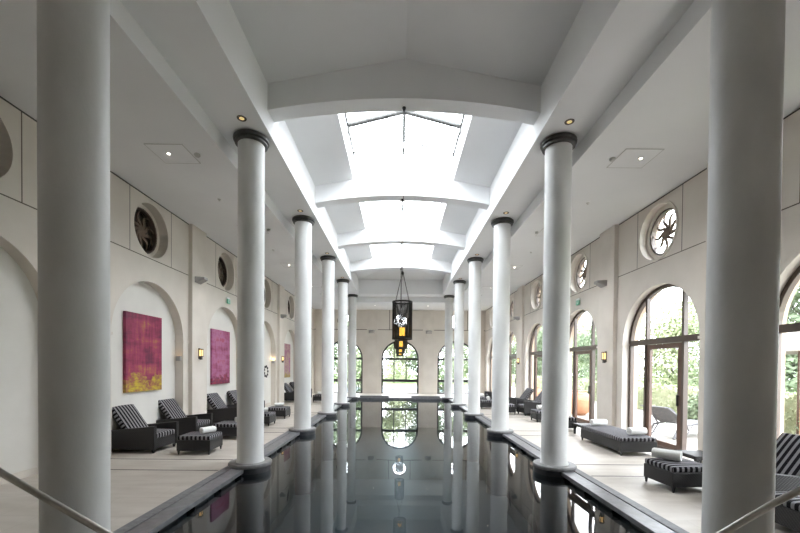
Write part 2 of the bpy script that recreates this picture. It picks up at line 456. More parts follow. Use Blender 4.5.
# floor: two aisles, far strip, near deck
def ring_floor(z0, z1, xin):
    m = MB()
    m.box(XL - .2, -xin, YN, YF + .25, z0, z1); m.box(xin, XR + .52, YN, YF + .25, z0, z1)
    m.box(-xin, xin, 20.95, YF + .25, z0, z1); m.box(-xin, xin, YN, .6, z0, z1)
    return m
struct('floor', ring_floor(-.3, 0, 2.94), M['floor'])
ln = MB()
for y in [6.07 + 3.497 * k for k in range(-1, 5)]:
    for dy in (0, .7):
        ln.box(XL + .05, -2.96, y + dy - .011, y + dy + .011, -.001, .003)
        ln.box(2.96, XR - .02, y + dy - .15 - .011, y + dy - .15 + .011, -.001, .003)
struct('trim_1', ln, M['line'])

# coping: outer grooved strip and inner smooth slab with thin gap; dark overflow channel below
cp = MB()
for s in (-1, 1):
    for a, b, mi in ((2.58, 2.80, 0), (2.815, 2.94, 1)):
        cp.box(min(s * a, s * b), max(s * a, s * b), .6, 20.6, -.06, .002 + .004 * mi, mi)
    cp.box(min(s * 2.72, s * 2.94), max(s * 2.72, s * 2.94), .6, 20.6, -1.6, -.06, 2)
    y = 1.2
    while y < 20.2:
        cp.box(min(s * 2.60, s * 2.73), max(s * 2.60, s * 2.73), y, y + .34, -.2, -.06, 2); y += .70
cp.box(-2.94, 2.94, 20.55, 20.95, -1.6, -.002, 0); cp.box(-2.94, 2.94, .4, .62, -1.6, 0, 0)
struct('trim_2', cp, [M['slate'], M['slate2'], M['black']], bevel=.006)
# low white kerbs on the far end with an open step between
kb = MB()
kb.box(-2.2, -.62, 20.75, 21.15, 0, .09); kb.box(.62, 2.2, 20.75, 21.15, 0, .09)
kb.box(-2.2, -.62, 20.72, 20.76, -.02, .05, 1); kb.box(.62, 2.2, 20.72, 20.76, -.02, .05, 1)
struct('trim_3', kb, [M['disc'], M['slate']], bevel=.01)
bs = MB(); bs.box(-2.72, 2.72, .6, 20.6, -1.7, -1.6)
struct('floor_pool', bs, M['basin'])
for s, nm in ((-1, 'left'), (1, 'right')):
    b = MB(); b.box(min(s * 2.70, s * 2.72), max(s * 2.70, s * 2.72), .6, 20.55, -1.6, -.15)
    struct('wall_pool_' + nm, b, M['basin'])
wt = MB(); wt.add([(-2.7, .62, WZ), (2.7, .62, WZ), (2.7, 20.55, WZ), (-2.7, 20.55, WZ)], [(0, 1, 2, 3)])
o = wt.build('pool_water', M['water'])
tag(o, 'still dark mirror-like water filling the long indoor pool', 'water', kind='stuff')

# dark strip painting in the shadow line where aisle ceilings meet wall panels
sg_ = MB()
for c in LB: sg_.box(XL - .001, XL + .006, c - 1.40, c + 1.40, ZA - .022, ZA - .001)
for c in RB: sg_.box(XR - .006, XR + .001, c - 1.38, c + 1.38, ZA - .022, ZA - .001)
struct('trim_12', sg_, M['line'])
# skirtings
bb = MB(); bb.box(XL - .2, XL - .185, YN, YF, 0, .11)
struct('baseboard_left', bb, M['plain_wall'])

# ------------------------------------------------------------ ceilings and beams
c = MB()
c.box(XL - .6, -3.05, YN - .2, YF + .25, ZA, ZB + .2); c.box(2.97, XR + .52, YN - .2, YF + .25, ZA, ZB + .2)
c.box(-3.05, 2.97, 20.9, YF + .25, ZA, ZB + .2)
# thin bead along the step
c.box(-3.05, -3.035, YN, 20.9, ZA, ZA + .03); c.box(2.955, 2.97, YN, 20.9, ZA, ZA + .03); c.box(-3.05, 2.97, 20.885, 20.9, ZA, ZA + .03)
struct('ceiling_aisles', c, M['ceil'])
b = MB()
b.box(-3.05, -2.25, YN, 20.9, ZB, ZT); b.box(2.2, 2.97, YN, 20.9, ZB, ZT)
struct('trim_4', b, M['beam'])
XA, XB = -2.25, 2.2
def zc(x): return 6.70 - .19 * abs(x)       # pitched nave ceiling
def cross_beam(y0, y1):
    n = 32; lo = []
    for k in range(n + 1):
        x = XA + (XB - XA) * k / n; t = (x - (XA + XB) / 2) / ((XB - XA) / 2)
        lo.append((x, 5.85 + .21 * (1 - t * t)))
    return MB().prism([lo + [(XB, ZT), (XA, ZT)]], y0, y1, mapY)
for i, y in enumerate(COLY[:5]):
    struct('trim_%d' % (5 + i), cross_beam(y + B0, y + B1), M['beam'])
e = MB(); e.box(XA, XB, 20.1, 20.9, ZB, ZT); e.box(XA, XB, YN, YN + .1, ZB, 7.1)
struct('trim_10', e, M['beam'])
def slope(m, y0, y1, xi=0, hip=None):
    """two pitched soffits from the beams to |x|=xi; hip = 'near'/'far' closes the end with a third slope"""
    for s, xe in ((-1, -XA), (1, XB)):
        if hip is None:
            m.add([(s * xe, y0, zc(xe)), (s * xe, y1, zc(xe)), (s * xi, y1, zc(xi)), (s * xi, y0, zc(xi))], [(0, 1, 2, 3)])
        else:
            ye, yr = (y0, y1) if hip == 'near' else (y1, y0)
            ya = ye + (2.2 if hip == 'near' else -2.2)
            m.add([(s * xe, yr, zc(xe)), (0, yr, 6.70), (0, ya, 6.70), (s * xe, ye, zc(xe))], [(0, 1, 2, 3)])
    if hip:
        m.add([(XA, ye, zc(XA)), (XB, ye, zc(XB)), (0, ya, 6.70)], [(0, 1, 2)])
    return m
nc = MB()
slope(nc, COLY[0] + B1, COLY[1] + B0, 0, 'near')
slope(nc, COLY[4] + B1, 20.1, 0, 'far')
nc.box(XA, XB, YN, COLY[0] + B0, 6.3, 6.4)
nc.box(XA - .1, XB + .1, COLY[0] - .2, COLY[1], 6.95, 7.1); nc.box(XA - .1, XB + .1, COLY[4], 20.9, 6.95, 7.1); nc.box(XA - .1, XB + .1, YN - .2, COLY[0] - .1, 6.95, 7.1)
SX = 1.27
for i in (1, 2, 3):
    y0, y1 = COLY[i] + B1, COLY[i + 1] + B0
    slope(nc, y0, y1, SX)
    for s in (-1, 1):   # shaft sides and roof over the slopes
        nc.box(min(s * SX, s * (SX + .06)), max(s * SX, s * (SX + .06)), y0, y1, zc(SX) - .001, 7.1)
        nc.box(min(s * SX, s * 2.3), max(s * SX, s * 2.3), y0, y1, 7.0, 7.1)
struct('ceiling_nave', nc, M['ceil'])
# skylights
for i in (1, 2, 3):
    y0, y1 = COLY[i] + B1, COLY[i + 1] + B0
    root = tag(empty('window_%d' % (40 + i), (0, (y0 + y1) / 2, 7.0)), kind='structure')
    EZ, RZ, EX = 7.10, 7.42, 1.27
    h = (y1 - y0) / 2
    g = MB()
    for s in (-1, 1):
        g.add([(s * EX, -h, EZ - 7 + .03), (s * EX, h, EZ - 7 + .03), (0, h, RZ - 7 + .03), (0, -h, RZ - 7 + .03)], [(0, 1, 2, 3)])
    g.build('glass', M['glass'], root)
    r = MB()
    r.tube([(-EX, .45, EZ - 7), (0, .45, RZ - 7)], .05); r.tube([(EX, .45, EZ - 7), (0, .45, RZ - 7)], .05)
    r.box(-EX - .04, -EX + .04, .40, .50, -.06, .06); r.box(EX - .04, EX + .04, .40, .50, -.06, .06)
    for yy in (-h + .05, h - .05):
        r.tube([(-EX, yy, EZ - 7), (0, yy, RZ - 7)], .018); r.tube([(EX, yy, EZ - 7), (0, yy, RZ - 7)], .018)
    r.build('rafter', M['bronze'], root)
    q = MB()
    q.tube([(0, -h, RZ - 7), (0, h, RZ - 7)], .04)
    for s in (-1, 1): q.tube([(s * EX, -h, EZ - 7), (s * EX, h, EZ - 7)], .022)
    q.build('rail', M['bronze'], root)
    ew = MB()
    for yy in (-h, h):
        ew.add([(-EX, yy, -.05), (EX, yy, -.05), (EX, yy, .10), (0, yy, .43), (-EX, yy, .10)], [(0, 1, 2, 3, 4)])
    ew.build('gable', M['glass'], root)

# ------------------------------------------------------------ arched windows
wn = 1
def arched_window(n, loc, rot, r, spr, kind):
    """local: u across (x), v up (z), frame thickness along y; 0 at the sill centre"""
    root = tag(empty('window_%d' % n, loc, rot), kind='structure')
    mp = lambda a, b, d: (a, d, b)
    t = .07 if kind == 'door' else .095
    f = MB()
    f.prism([arch(0, r + .02, spr, 0), arch(0, r - t, spr, .06)], -.04, .04, mp)
    if kind == 'door':
        f.box(-r + t, r - t, -.05, .05, spr - .06, spr + .06)
        for s in (-1, 1):
            f.box(s * .55 - .03, s * .55 + .03, -.04, .04, spr + .06, spr + math.sqrt((r - t) ** 2 - .55 ** 2) + .02)
            f.box(s * .55 - .03 + s * .02, s * .55 + .03 + s * .02, -.045, .045, .06, spr - .06)
    else:
        f.box(-r + t, r - t, -.05, .05, spr - .06, spr + .07); f.box(-r + t, r - t, -.05, .05, .74, .90)
        for s in (-1, 1):
            f.box(s * .38 - .03, s * .38 + .03, -.06, .04, .90, spr - .04)
            f.box(s * .38 - .028, s * .38 + .028, -.06, .04, spr + .05, spr + math.sqrt((r - t) ** 2 - .38 ** 2) + .02)
    f.build('frame', M['brown'] if kind == 'door' else M['dark'], root)
    if kind == 'door':
        d = MB()
        for s in (-1, 1): d.box(s * .47 - .05, s * .47 + .05, -.03, .03, .06, spr - .07)
        d.box(-.42, .42, -.03, .03, spr - .17, spr - .07); d.box(-.42, .42, -.03, .03, .06, .16)
        lf = d.build('door_leaf', M['wood'], root)
        k = MB(); k.box(.44, .47, -.07, -.05, .95, 1.18); k.box(.44, .47, -.055, -.03, .97, .99); k.box(.44, .47, -.055, -.03, 1.14, 1.16)
        k.build('door_handle', M['dark'], lf)
    g = MB(); g.add([(a, 0, b) for a, b in arch(0, r - .02, spr, .03)], [tuple(range(len(arch(0, r, spr, 0))))])
    g.build('glass', M['glass'], root)
    return root

def sunburst_window(n, loc, rot, r, backing=False):
    root = tag(empty('window_%d' % n, loc, rot), kind='structure')
    mp = lambda a, b, d: (a, d, b)
    f = MB(); f.prism([circle(0, 0, r), circle(0, 0, r - .045)], -.05, .05, mp); f.build('frame', M['brown'], root)
    s = MB(); s.prism([circle(0, 0, .105, 24)], -.018, .018, mp)
    nb = 9
    for k in range(nb):
        a0 = 2 * PI * k / nb; le, ri = [], []
        for j in range(15):
            t = j / 14; rr = .085 + (r - .125) * t
            a = a0 + .40 * sin(t * PI * 1.15) + .35 * t
            wd = (.029 * (1 - t) + .004) * (1 + .5 * sin(t * PI))
            cx_, cz_ = rr * cos(a), rr * sin(a)
            le.append((cx_ - wd * sin(a), cz_ + wd * cos(a))); ri.append((cx_ + wd * sin(a), cz_ - wd * cos(a)))
        s.prism([le + ri[::-1]], -.014, .014, mp)
    s.build('sunburst_grille', M['wrought'], root)
    g = MB(); g.add([(a, .03, b) for a, b in circle(0, 0, r - .02)], [tuple(range(40))])
    g.build('glass', M['glass'], root)
    return root

for i, cy in enumerate(RB): arched_window(1 + i, (XR + .20, cy, 0), -PI / 2, AR + .0, SPR, 'door')
for i, cx in enumerate(FB): arched_window(8 + i, (cx, YF + .12, 0), 0, AR, 2.17, 'far')
for i, cy in enumerate(RB): sunburst_window(11 + i, (XR + .21, cy, OCZ), -PI / 2, .48)
for i, cy in enumerate(LB): sunburst_window(18 + i, (XL - .25, cy, OCZ), PI / 2, .48)
for i, cx in enumerate(FB): sunburst_window(25 + i, (cx, YF + .1, 4.55), 0, .45)
# plaster rings narrowing the round recesses of the left and right walls to the grille
rg = MB()
for cy in LB: rg.prism([circle(cy, OCZ, OCR + .001), circle(cy, OCZ, .47)], XL - .2, XL - .3, mapX)
for cy in RB: rg.prism([circle(cy, OCZ, OCR + .001), circle(cy, OCZ, .47)], XR + .14, XR + .2, mapX)
struct('trim_11', rg, M['plain_wall'])

# ------------------------------------------------------------ columns
def make_column():
    root = empty('column')
    s = MB(); s.rev([(.228, .06), (.2145, .10), (.2145, 5.46)], 64); s.build('shaft', M['column'], root)
    c = MB(); c.rev([(.225, 5.40), (.262, 5.41), (.265, 5.425), (.262, 5.44), (.245, 5.45), (.245, 5.455), (.285, 5.462), (.29, 5.485), (.285, 5.51), (.262, 5.53)], 64)
    c.build('collar', M['bronze'], root)
    d = MB(); d.rev([(.345, 0), (.352, .012), (.352, .045), (.34, .06), (.22, .062)], 64); d.build('base_disc', M['disc'], root)
    u = MB(); u.rev([(.338, -1.6), (.338, 0.0)], 64); u.build('plinth', M['plinth'], root)
    return root
proto = make_column(); first = True
for s, side in ((-1, 'left'), (1, 'right')):
    for n in range(6):
        o = proto if first else copy_tree(proto); first = False
        o.location = (s * 2.6, COLY[n], 0)
        lab = ('broad foreground white column in the %s row, cut by the photo edges' % side) if n == 0 else \
              '%s white column from the camera in the row %s of the pool' % (NUM[n], side)
        if n == 5: lab = 'farthest white round column in the %s row, at the corner of the pool' % side
        tag(o, lab, 'column', 'white columns along the pool')

# ------------------------------------------------------------ lanterns
def make_lantern():
    root = empty('hanging_lantern')
    R, Z0, Z1 = .165, 2.165, 2.785
    # perforated sheet: crossed thin strips
    nseg, nz = 46, 50
    vs, fs = [], []
    for j in range(nz + 1):
        for k in range(nseg):
            a = 2 * PI * k / nseg; vs.append((R * cos(a), R * sin(a), Z0 + (Z1 - Z0) * j / nz))
    for j in range(nz):
        for k in range(nseg):
            fs.append((j * nseg + k, j * nseg + (k + 1) % nseg, (j + 1) * nseg + (k + 1) % nseg, (j + 1) * nseg + k))
    m = MB().add(vs, fs)
    o = m.build('mesh_shade', M['mesh'], root, fix=False)
    wf = o.modifiers.new('wire', 'WIREFRAME'); wf.thickness = .0092; wf.use_even_offset = False
    r = MB()
    for z in (Z0, Z1):
        r.rev([(R - .006, z - .012), (R + .008, z - .012), (R + .008, z + .012), (R - .006, z + .012), (R - .006, z - .012)], 48, cap=False)
    for k in range(4):
        a = PI / 4 + k * PI / 2; r.tube([(R * cos(a), R * sin(a), Z0), (R * cos(a), R * sin(a), Z1)], .007, 6)
    r.tube([(-R, 0, Z0 + .045), (R, 0, Z0 + .045)], .006, 6); r.tube([(0, -R, Z0 + .045), (0, R, Z0 + .045)], .006, 6)
    r.build('frame', M['mesh'], root)
    c = MB(); c.box(-.045, .045, -.045, .045, Z0 + .05, Z0 + .19); c.build('amber_light', M['amber'], root, bevel=.006)
    h = MB()
    for k in range(4):
        a = PI / 4 + k * PI / 2; h.tube([(R * cos(a), R * sin(a), Z1), (.006 * cos(a), .006 * sin(a), 3.30)], .0032, 5)
    h.build('hanger_wire', M['dark'], root)
    k = MB(); k.tube([(0, 0, 3.22), (0, 0, 6.04)], .006, 6); k.rev([(.02, 3.25), (.025, 3.28), (.01, 3.31)], 12); k.build('chain', M['dark'], root)
    q = MB(); q.rev([(.008, 5.98), (.012, 5.99), (.03, 6.04), (.032, 6.06)], 16); q.build('ceiling_rose', M['dark'], root)
    return root
lp = make_lantern()
for i in range(4):
    o = lp if i == 0 else copy_tree(lp)
    o.location = (-.025, COLY[i + 1] - .02, 0)
    tag(o, ['largest and nearest perforated dark lantern hanging over the pool', 'second dark lantern hanging just below and behind the nearest one',
            'third dark lantern in the hanging row, seen small below the second', 'farthest and smallest dark lantern of the hanging row over the pool'][i], 'lantern', 'lanterns hanging in a row over the pool')

# ------------------------------------------------------------ wall fittings
def make_sconce():
    root = empty('wall_sconce')      # local +x points into the room
    b = MB(); b.box(0, .022, -.04, .04, -.15, .17); b.box(.02, .06, -.025, .025, -.16, -.1); b.build('back_plate', M['bronze'], root, bevel=.004)
    g = MB(); g.box(.03, .10, -.036, .036, -.06, .12); g.build('glass_shade', M['warm'], root, bevel=.006)
    f = MB()
    for z0, z1 in ((-.085, -.06), (.12, .15)): f.box(.02, .112, -.048, .048, z0, z1)
    for y in (-.044, .030): f.box(.094, .108, y, y + .014, -.06, .12)
    f.box(.03, .09, -.03, .03, -.17, -.085)
    f.build('cage', M['bronze'], root)
    return root
def make_wedge():
    root = empty('wedge_uplighter')
    m = MB()
    m.add([(0, -.15, -.07), (0, .15, -.07), (0, .15, .08), (0, -.15, .08), (.22, -.09, .02), (.22, .09, .02), (.22, .09, .08), (.22, -.09, .08)],
          [(0, 1, 2, 3), (4, 7, 6, 5), (0, 4, 5, 1), (0, 3, 7, 4), (1, 5, 6, 2), (3, 2, 6, 7)])
    m.build('body', M['grey'], root, bevel=.006)
    return root
sp_, wp_ = make_sconce(), make_wedge()
fs_ = [True, True]
for s, side, y0 in ((-1, 'left', 9.95), (1, 'right', 9.73)):
    for k in range(-1, 4):
        y = y0 + 3.5 * k; x = (XL + .1) if s < 0 else (XR - .1); rz = 0 if s < 0 else PI
        o = sp_ if fs_[0] else copy_tree(sp_); fs_[0] = False
        o.scale = (.88,) * 3; o.location = (x, y - (.03 if s < 0 else .05), 1.98); o.rotation_euler.z = rz
        tag(o, 'small lit amber wall lamp on the %s pilaster of the %s wall' % (NUM[k + 1] if k < 3 else 'last', side), 'wall lamp', 'amber wall lamps on the pilasters')
        if s > 0 and k == -1: continue
        o = wp_ if fs_[1] else copy_tree(wp_); fs_[1] = False
        o.location = (x, y - .10 if s < 0 else y + .10, 3.87); o.rotation_euler.z = rz
        tag(o, 'grey wedge shaped uplighter high on the %s pilaster of the %s wall' % (NUM[k + 1] if k < 3 else 'last', side), 'wall lamp', 'grey wedge uplighters high on the pilasters')
for i, x in enumerate((-1.78, 1.78)):
    o = copy_tree(wp_); o.location = (x, YF - .05, 3.85); o.rotation_euler.z = -PI / 2
    o.scale = (1.3, 1.3, 1.3); tag(o, 'grey wedge uplighter high on the far wall, %s of the middle arched window' % ('left', 'right')[i], 'wall lamp', 'grey uplighters on the far wall')
# small up-lights on the niche jambs
def make_jamb():
    root = empty('niche_lamp')
    b = MB(); b.box(-.055, .055, -.07, 0, -.06, .06); b.build('housing', M['grey'], root, bevel=.005)
    g = MB(); g.box(-.04, .04, -.06, -.01, .058, .064); g.build('lens', M['faint'], root)
    return root
jp = make_jamb()
for i, c in enumerate(LB[2:6]):
    o = jp if i == 0 else copy_tree(jp); o.location = (XL - .09, c + AR, 1.85)
    tag(o, 'small grey box uplight on the far jamb of the %s left wall niche' % ORD[i], 'wall lamp', 'box uplights in the niches')

def painting(n, cy, mat, lab):
    m = MB(); m.box(-.03, .03, -.575, .575, -.82, .82)
    o = m.build('painting', mat, loc=(XL - .2 + .035, cy, 1.94), bevel=.004)
    tag(o, lab, 'painting')
painting(1, 8.17, M['p1'], 'tall abstract canvas in magenta red with yellow paint along its foot, nearest niche')
painting(2, 11.68, M['p2'], 'abstract violet pink canvas with dark red at its foot, second painted niche')
painting(3, 18.5, M['p3'], 'pale dusty pink abstract canvas with yellow foot, farthest one on the left wall')
# ring of dark discs in the third niche
orn = MB()
for k in range(9):
    a = 2 * PI * k / 9
    orn.prism([[(.21 * cos(a) + p, .21 * sin(a) + q) for p, q in circle(0, 0, .05, 12)]], 0, .03, mapX)
orn.prism([circle(0, 0, .215, 40), circle(0, 0, .205, 40)], .005, .012, mapX)
o = orn.build('wall_ornament', M['dark'], loc=(XL - .2, 15.75, 1.45))
tag(o, 'round ornament of small dark discs on the wall of the unpainted niche', 'wall ornament')

def exit_sign(loc, rz, lab):
    root = empty('exit_sign', loc, rz)      # faces local -y ... plate hangs out from the wall along local x
    p = MB(); p.box(-.02, 0, -.13, .13, .09, .15); p.build('battery_case', M['white'], root)
    g = MB(); g.box(-.03, 0, -.12, .12, -.09, .08); pl = g.build('green_plate', M['green'], root)
    r = MB()                                  # running figure, doorway and arrow
    def bar(a, b, wd):
        a, b = Vector(a), Vector(b); d = (b - a).normalized(); n_ = Vector((-d.y, d.x)) * wd
        vs = [(-.032, q.x, q.y) for q in (a + n_, b + n_, b - n_, a - n_)]; r.add(vs, [(0, 1, 2, 3)])
    r.add([(-.032, a, b) for a, b in circle(.045, .055, .012, 12)], [tuple(range(12))])
    bar((.04, .038), (.03, -.005), .011); bar((.03, -.005), (.055, -.03), .008); bar((.055, -.03), (.05, -.065), .007)
    bar((.03, -.005), (.005, -.03), .008); bar((.005, -.03), (-.02, -.035), .007); bar((.045, .03), (.07, .01), .006); bar((.035, .03), (.01, .015), .006)
    bar((-.035, -.07), (-.035, .06), .006); bar((-.035, .06), (-.10, .06), .006); bar((-.10, .06), (-.10, -.07), .006)
    r.build('pictogram', M['white'], pl)
    root.scale = (.8, .8, .8); tag(root, lab, 'sign')
exit_sign((XL + .035, 11.75, 3.66), PI, 'small green emergency exit sign above the second painted niche on the left wall')
exit_sign((XR - .035, 11.38, 3.66), 0, 'small green emergency exit sign above an arched window on the right wall')

# ceiling fittings in the aisles
def make_panel():
    root = empty('ceiling_hatch')
    p = MB(); p.box(-.30, .30, -.28, .28, -.006, .0)
    p.build('panel', M['ceil'], root)
    f = MB()
    for a in ((-.31, .31, -.29, -.28), (-.31, .31, .28, .29), (-.31, -.30, -.29, .29), (.30, .31, -.29, .29)): f.box(a[0], a[1], a[2], a[3], -.008, -.001)
    f.build('gap_line', M['greyl'], root)
    return root
def make_spot(rim, lens, r=.05):
    root = empty('ceiling_spotlight')
    p = MB(); p.rev([(r * .55, -.004), (r, -.008), (r * 1.05, 0)], 24, cap=False); p.build('rim', rim, root)
    g = MB(); g.rev([(.001, -.006), (r * .55, -.006)], 24, cap=False); g.build('lens', lens, root)
    return root
def make_detector():
    root = empty('smoke_detector')
    g = MB(); g.rev([(.045, 0), (.05, -.02), (.035, -.045), (.01, -.05)], 20); g.build('body', M['greyl'], root)
    return root
def make_sprinkler():
    root = empty('sprinkler')
    g = MB(); g.rev([(.035, 0), (.035, -.01), (.012, -.014), (.012, -.03), (.02, -.034)], 16); g.build('body', M['greyl'], root)
    return root
hp, spw, spb, dp, kp = make_panel(), make_spot(M['white'], M['spot'], .038), make_spot(M['bronze'], M['spotw'], .07), make_detector(), make_sprinkler()
fl = {}
def place(pr, loc, lab, cat, grp):
    if pr.name in fl: o = copy_tree(pr)
    else: o = pr; fl[pr.name] = 1
    o.location = loc; tag(o, lab, cat, grp)
    return o
for s, side in ((-1, 'left'), (1, 'right')):
    for n in range(1, 5):
        y = COLY[n] - .03; x = -3.9 if s < 0 else 3.87
        place(hp, (x, y, ZA), 'square hatch in the %s aisle ceiling beside the %s column' % (side, NUM[n]), 'ceiling hatch', 'square hatches in the aisle ceilings')
        place(spw, (s * 3.97, y - .02, ZA - .006), 'small lit spotlight in the %s aisle ceiling beside the %s column' % (side, NUM[n]), 'spotlight', 'spotlights in the aisle ceilings')
        place(dp, (s * 3.50, y, ZA), 'smoke detector on the %s aisle ceiling beside the %s column' % (side, NUM[n]), 'smoke detector', 'smoke detectors on the aisle ceilings')
        place(kp, (s * 3.95, y + 1.73, ZA), 'tiny sprinkler head in the %s aisle ceiling past the %s column' % (side, NUM[n]), 'sprinkler', 'sprinklers in the aisle ceilings')
    for n in range(1, 5):
        place(spb, (s * 2.55, COLY[n] - .52, ZB), 'dark rimmed spotlight in the beam over the %s row, at the %s column' % (side, NUM[n] if n else 'foreground'), 'spotlight', 'spotlights in the long beams')
for i, x in enumerate((-1.5, 1.6)):
    o = copy_tree(spw); o.location = (x, 22.0, ZA - .006)
    tag(o, 'small lit spotlight in the far end ceiling, %s of the lanterns' % ('left', 'right')[i], 'spotlight', 'spotlights in the far end ceiling')

# ------------------------------------------------------------ furniture (local +x is the front)
def cushion(name, x0, x1, y0, y1, z0, z1, parent, rot=None, loc=None):
    """rounded box with a slight crown"""
    m = MB(); nx, ny = 10, 8
    vs, fs = [], []
    for side in (0, 1):
        for i in range(nx + 1):
            for j in range(ny + 1):
                u, v = i / nx, j / ny
                cr = .018 * (1 - (2 * u - 1) ** 4) * (1 - (2 * v - 1) ** 4)
                vs.append((x0 + (x1 - x0) * u, y0 + (y1 - y0) * v, (z1 + cr) if side else z0))
    W_ = ny + 1; off = (nx + 1) * W_
    for i in range(nx):
        for j in range(ny):
            a = i * W_ + j
            fs.append((a, a + 1, a + W_ + 1, a + W_)); fs.append((off + a, off + a + W_, off + a + W_ + 1, off + a + 1))
    for i in range(nx):
        for j in (0, ny):
            a = i * W_ + j; fs.append((a, a + W_, off + a + W_, off + a))
    for j in range(ny):
        for i in (0, nx):
            a = i * W_ + j; fs.append((a, a + 1, off + a + 1, off + a))
    m.add(vs, fs)
    o = m.build(name, M['stripe'], parent, bevel=.022, bseg=3)
    if loc: o.location = loc
    if rot: o.rotation_euler = rot
    return o
def leg(x, y, h, parent, top=.028, bot=.014):
    m = MB(); m.add([(x - top, y - top, h), (x + top, y - top, h), (x + top, y + top, h), (x - top, y + top, h), (x - bot, y - bot, 0), (x + bot, y - bot, 0), (x + bot, y + bot, 0), (x - bot, y + bot, 0)],
                    [(0, 1, 2, 3), (7, 6, 5, 4), (0, 4, 5, 1), (1, 5, 6, 2), (2, 6, 7, 3), (3, 7, 4, 0)])
    return m.build('leg', M['wicker'], parent)
def make_ottoman(lx=.62, ly=.56):
    root = empty('footstool')
    f = MB(); f.box(-lx / 2, lx / 2, -ly / 2, ly / 2, .075, .275); f.build('wicker_frame', M['wicker'], root, bevel=.008)
    for sx in (-1, 1):
        for sy in (-1, 1): leg(sx * (lx / 2 - .03), sy * (ly / 2 - .024), .09, root, .02, .009)
    cushion('cushion', -lx / 2 + .005, lx / 2 - .005, -ly / 2 + .005, ly / 2 - .005, .277, .35, root)
    return root
def make_chair():
    root = empty('lounge_chair')
    f = MB()
    f.box(-.47, .46, -.29, .29, .08, .27)
    f.build('seat_frame', M['wicker'], root, bevel=.006)
    for s in (-1, 1):
        a = MB()
        y0, y1 = (.285, .36) if s > 0 else (-.36, -.285)
        a.add([(x, y, z) for y in (y0, y1) for x, z in ((-.48, .07), (.48, .07), (.48, .52), (-.48, .42))],
              [(0, 1, 2, 3), (4, 7, 6, 5), (0, 4, 5, 1), (1, 5, 6, 2), (2, 6, 7, 3), (3, 7, 4, 0)])
        a.build('arm', M['wicker'], root, bevel=.008)
    for sx in (-.43, .42):
        for sy in (-1, 1): leg(sx, sy * .30, .09, root)
    cushion('seat_cushion', -.42, .465, -.28, .28, .272, .37, root)
    # reclined back: frame board and cushion share a tilted local frame
    T = Matrix.Translation((-.12, 0, .28)) @ Matrix.Rotation(-PI + .94, 4, 'Y') @ Matrix.Rotation(PI, 4, 'X')
    b = MB(); b.box(0, .66, -.27, .27, -.03, 0, mat=None)
    bo = b.build('back_frame', M['wicker'], root, bevel=.006); bo.matrix_local = T
    cu = cushion('back_cushion', -.02, .68, -.28, .28, 0.0, .09, root)
    cu.matrix_local = T
    for s in (-1, 1):
        st = MB(); st.tube([(-.42, s * .15, .27), (-.46, s * .15, .68)], .012, 6); st.build('back_prop', M['steel'], root)
    return root
def make_towel():
    pts = []; th = .012
    n = 70
    for k in range(n):
        a = k / n * 2 * PI * 3.2; r = .008 + .019 * a / (2 * PI)
        pts.append((r * cos(a), r * sin(a)))
    outer = pts; inner = []
    for k in range(n):
        a = k / n * 2 * PI * 3.2; r = .008 + .019 * a / (2 * PI) + th
        inner.append((r * cos(a), r * sin(a)))
    R = .008 + .019 * 3.2 + th
    poly = outer + inner[::-1]
    m = MB(); m.prism([poly], -.175, .175, lambda a, b, d: (d, a, b + R))
    return m.build('rolled_towel', M['towel'])
ch0, ot0, tw0 = make_chair(), make_ottoman(), make_towel()
be0 = make_ottoman(.72, 1.60); be0.name = 'daybed'
sg = set()
def put(pr, x, y, z, rz, lab, cat, grp=None):
    if pr.name in sg: o = copy_tree(pr)
    else: o = pr; sg.add(pr.name)
    o.location = (x, y, z); o.rotation_euler = (0, 0, rz); o.scale = (.82,) * 3 if (cat == 'towel' and x < 0) else (1, 1, 1); tag(o, lab, cat, grp)
    return o
D = math.radians
GC, GO, GT = 'wicker lounge chairs beside the pool', 'striped footstools in front of the lounge chairs', 'rolled white towels on the footstools and daybeds'
put(ch0, -5.15, 7.56, 0, D(-4), 'nearest wicker lounge chair on the left, under the magenta and yellow painting', 'lounge chair', GC)
put(ch0, -5.13, 8.97, 0, D(-3), 'second lounge chair on the left, before the first pilaster', 'lounge chair', GC)
put(ch0, -5.06, 11.02, 0, D(-3), 'left side lounge chair standing under the violet pink painting, nearer of that pair', 'lounge chair', GC)
put(ch0, -5.06, 12.4, 0, D(-3), 'left side lounge chair half hidden by a column, behind the violet pink painting one', 'lounge chair', GC)
put(ch0, -5.05, 18.0, 0, 0, 'far left lounge chair under the dusty pink painting, nearer of that pair', 'lounge chair', GC)
put(ch0, -5.05, 19.3, 0, 0, 'farthest lounge chair on the left, under the dusty pink painting', 'lounge chair', GC)
put(ot0, -3.93, 7.38, 0, D(2), 'nearest footstool on the left, rolled white towel on its striped cushion', 'footstool', GO)
put(ot0, -4.0, 8.9, 0, D(0), 'left side footstool half hidden by the first column past the foreground one', 'footstool', GO)
put(ot0, -3.97, 10.8, 0, 0, 'left side footstool with towel right of the first left column, nearer of two', 'footstool', GO)
put(ot0, -3.97, 12.3, 0, 0, 'left side footstool with towel right of the first left column, farther of two', 'footstool', GO)
put(ot0, -3.75, 17.85, 0, 0, 'far left footstool seen in the gap between the second and third columns', 'footstool', GO)
put(tw0, -3.78, 7.38, .367, D(64), 'rolled white towel on the nearest left footstool', 'towel', GT)
put(tw0, -3.78, 8.92, .367, D(70), 'rolled white towel on the left footstool hidden behind the first tall column', 'towel', GT)
put(tw0, -3.95, 10.8, .367, D(20), 'rolled white towel on the nearer left footstool past the first column', 'towel', GT)
put(tw0, -3.95, 12.3, .367, D(15), 'rolled white towel on the farther left footstool past the first column', 'towel', GT)
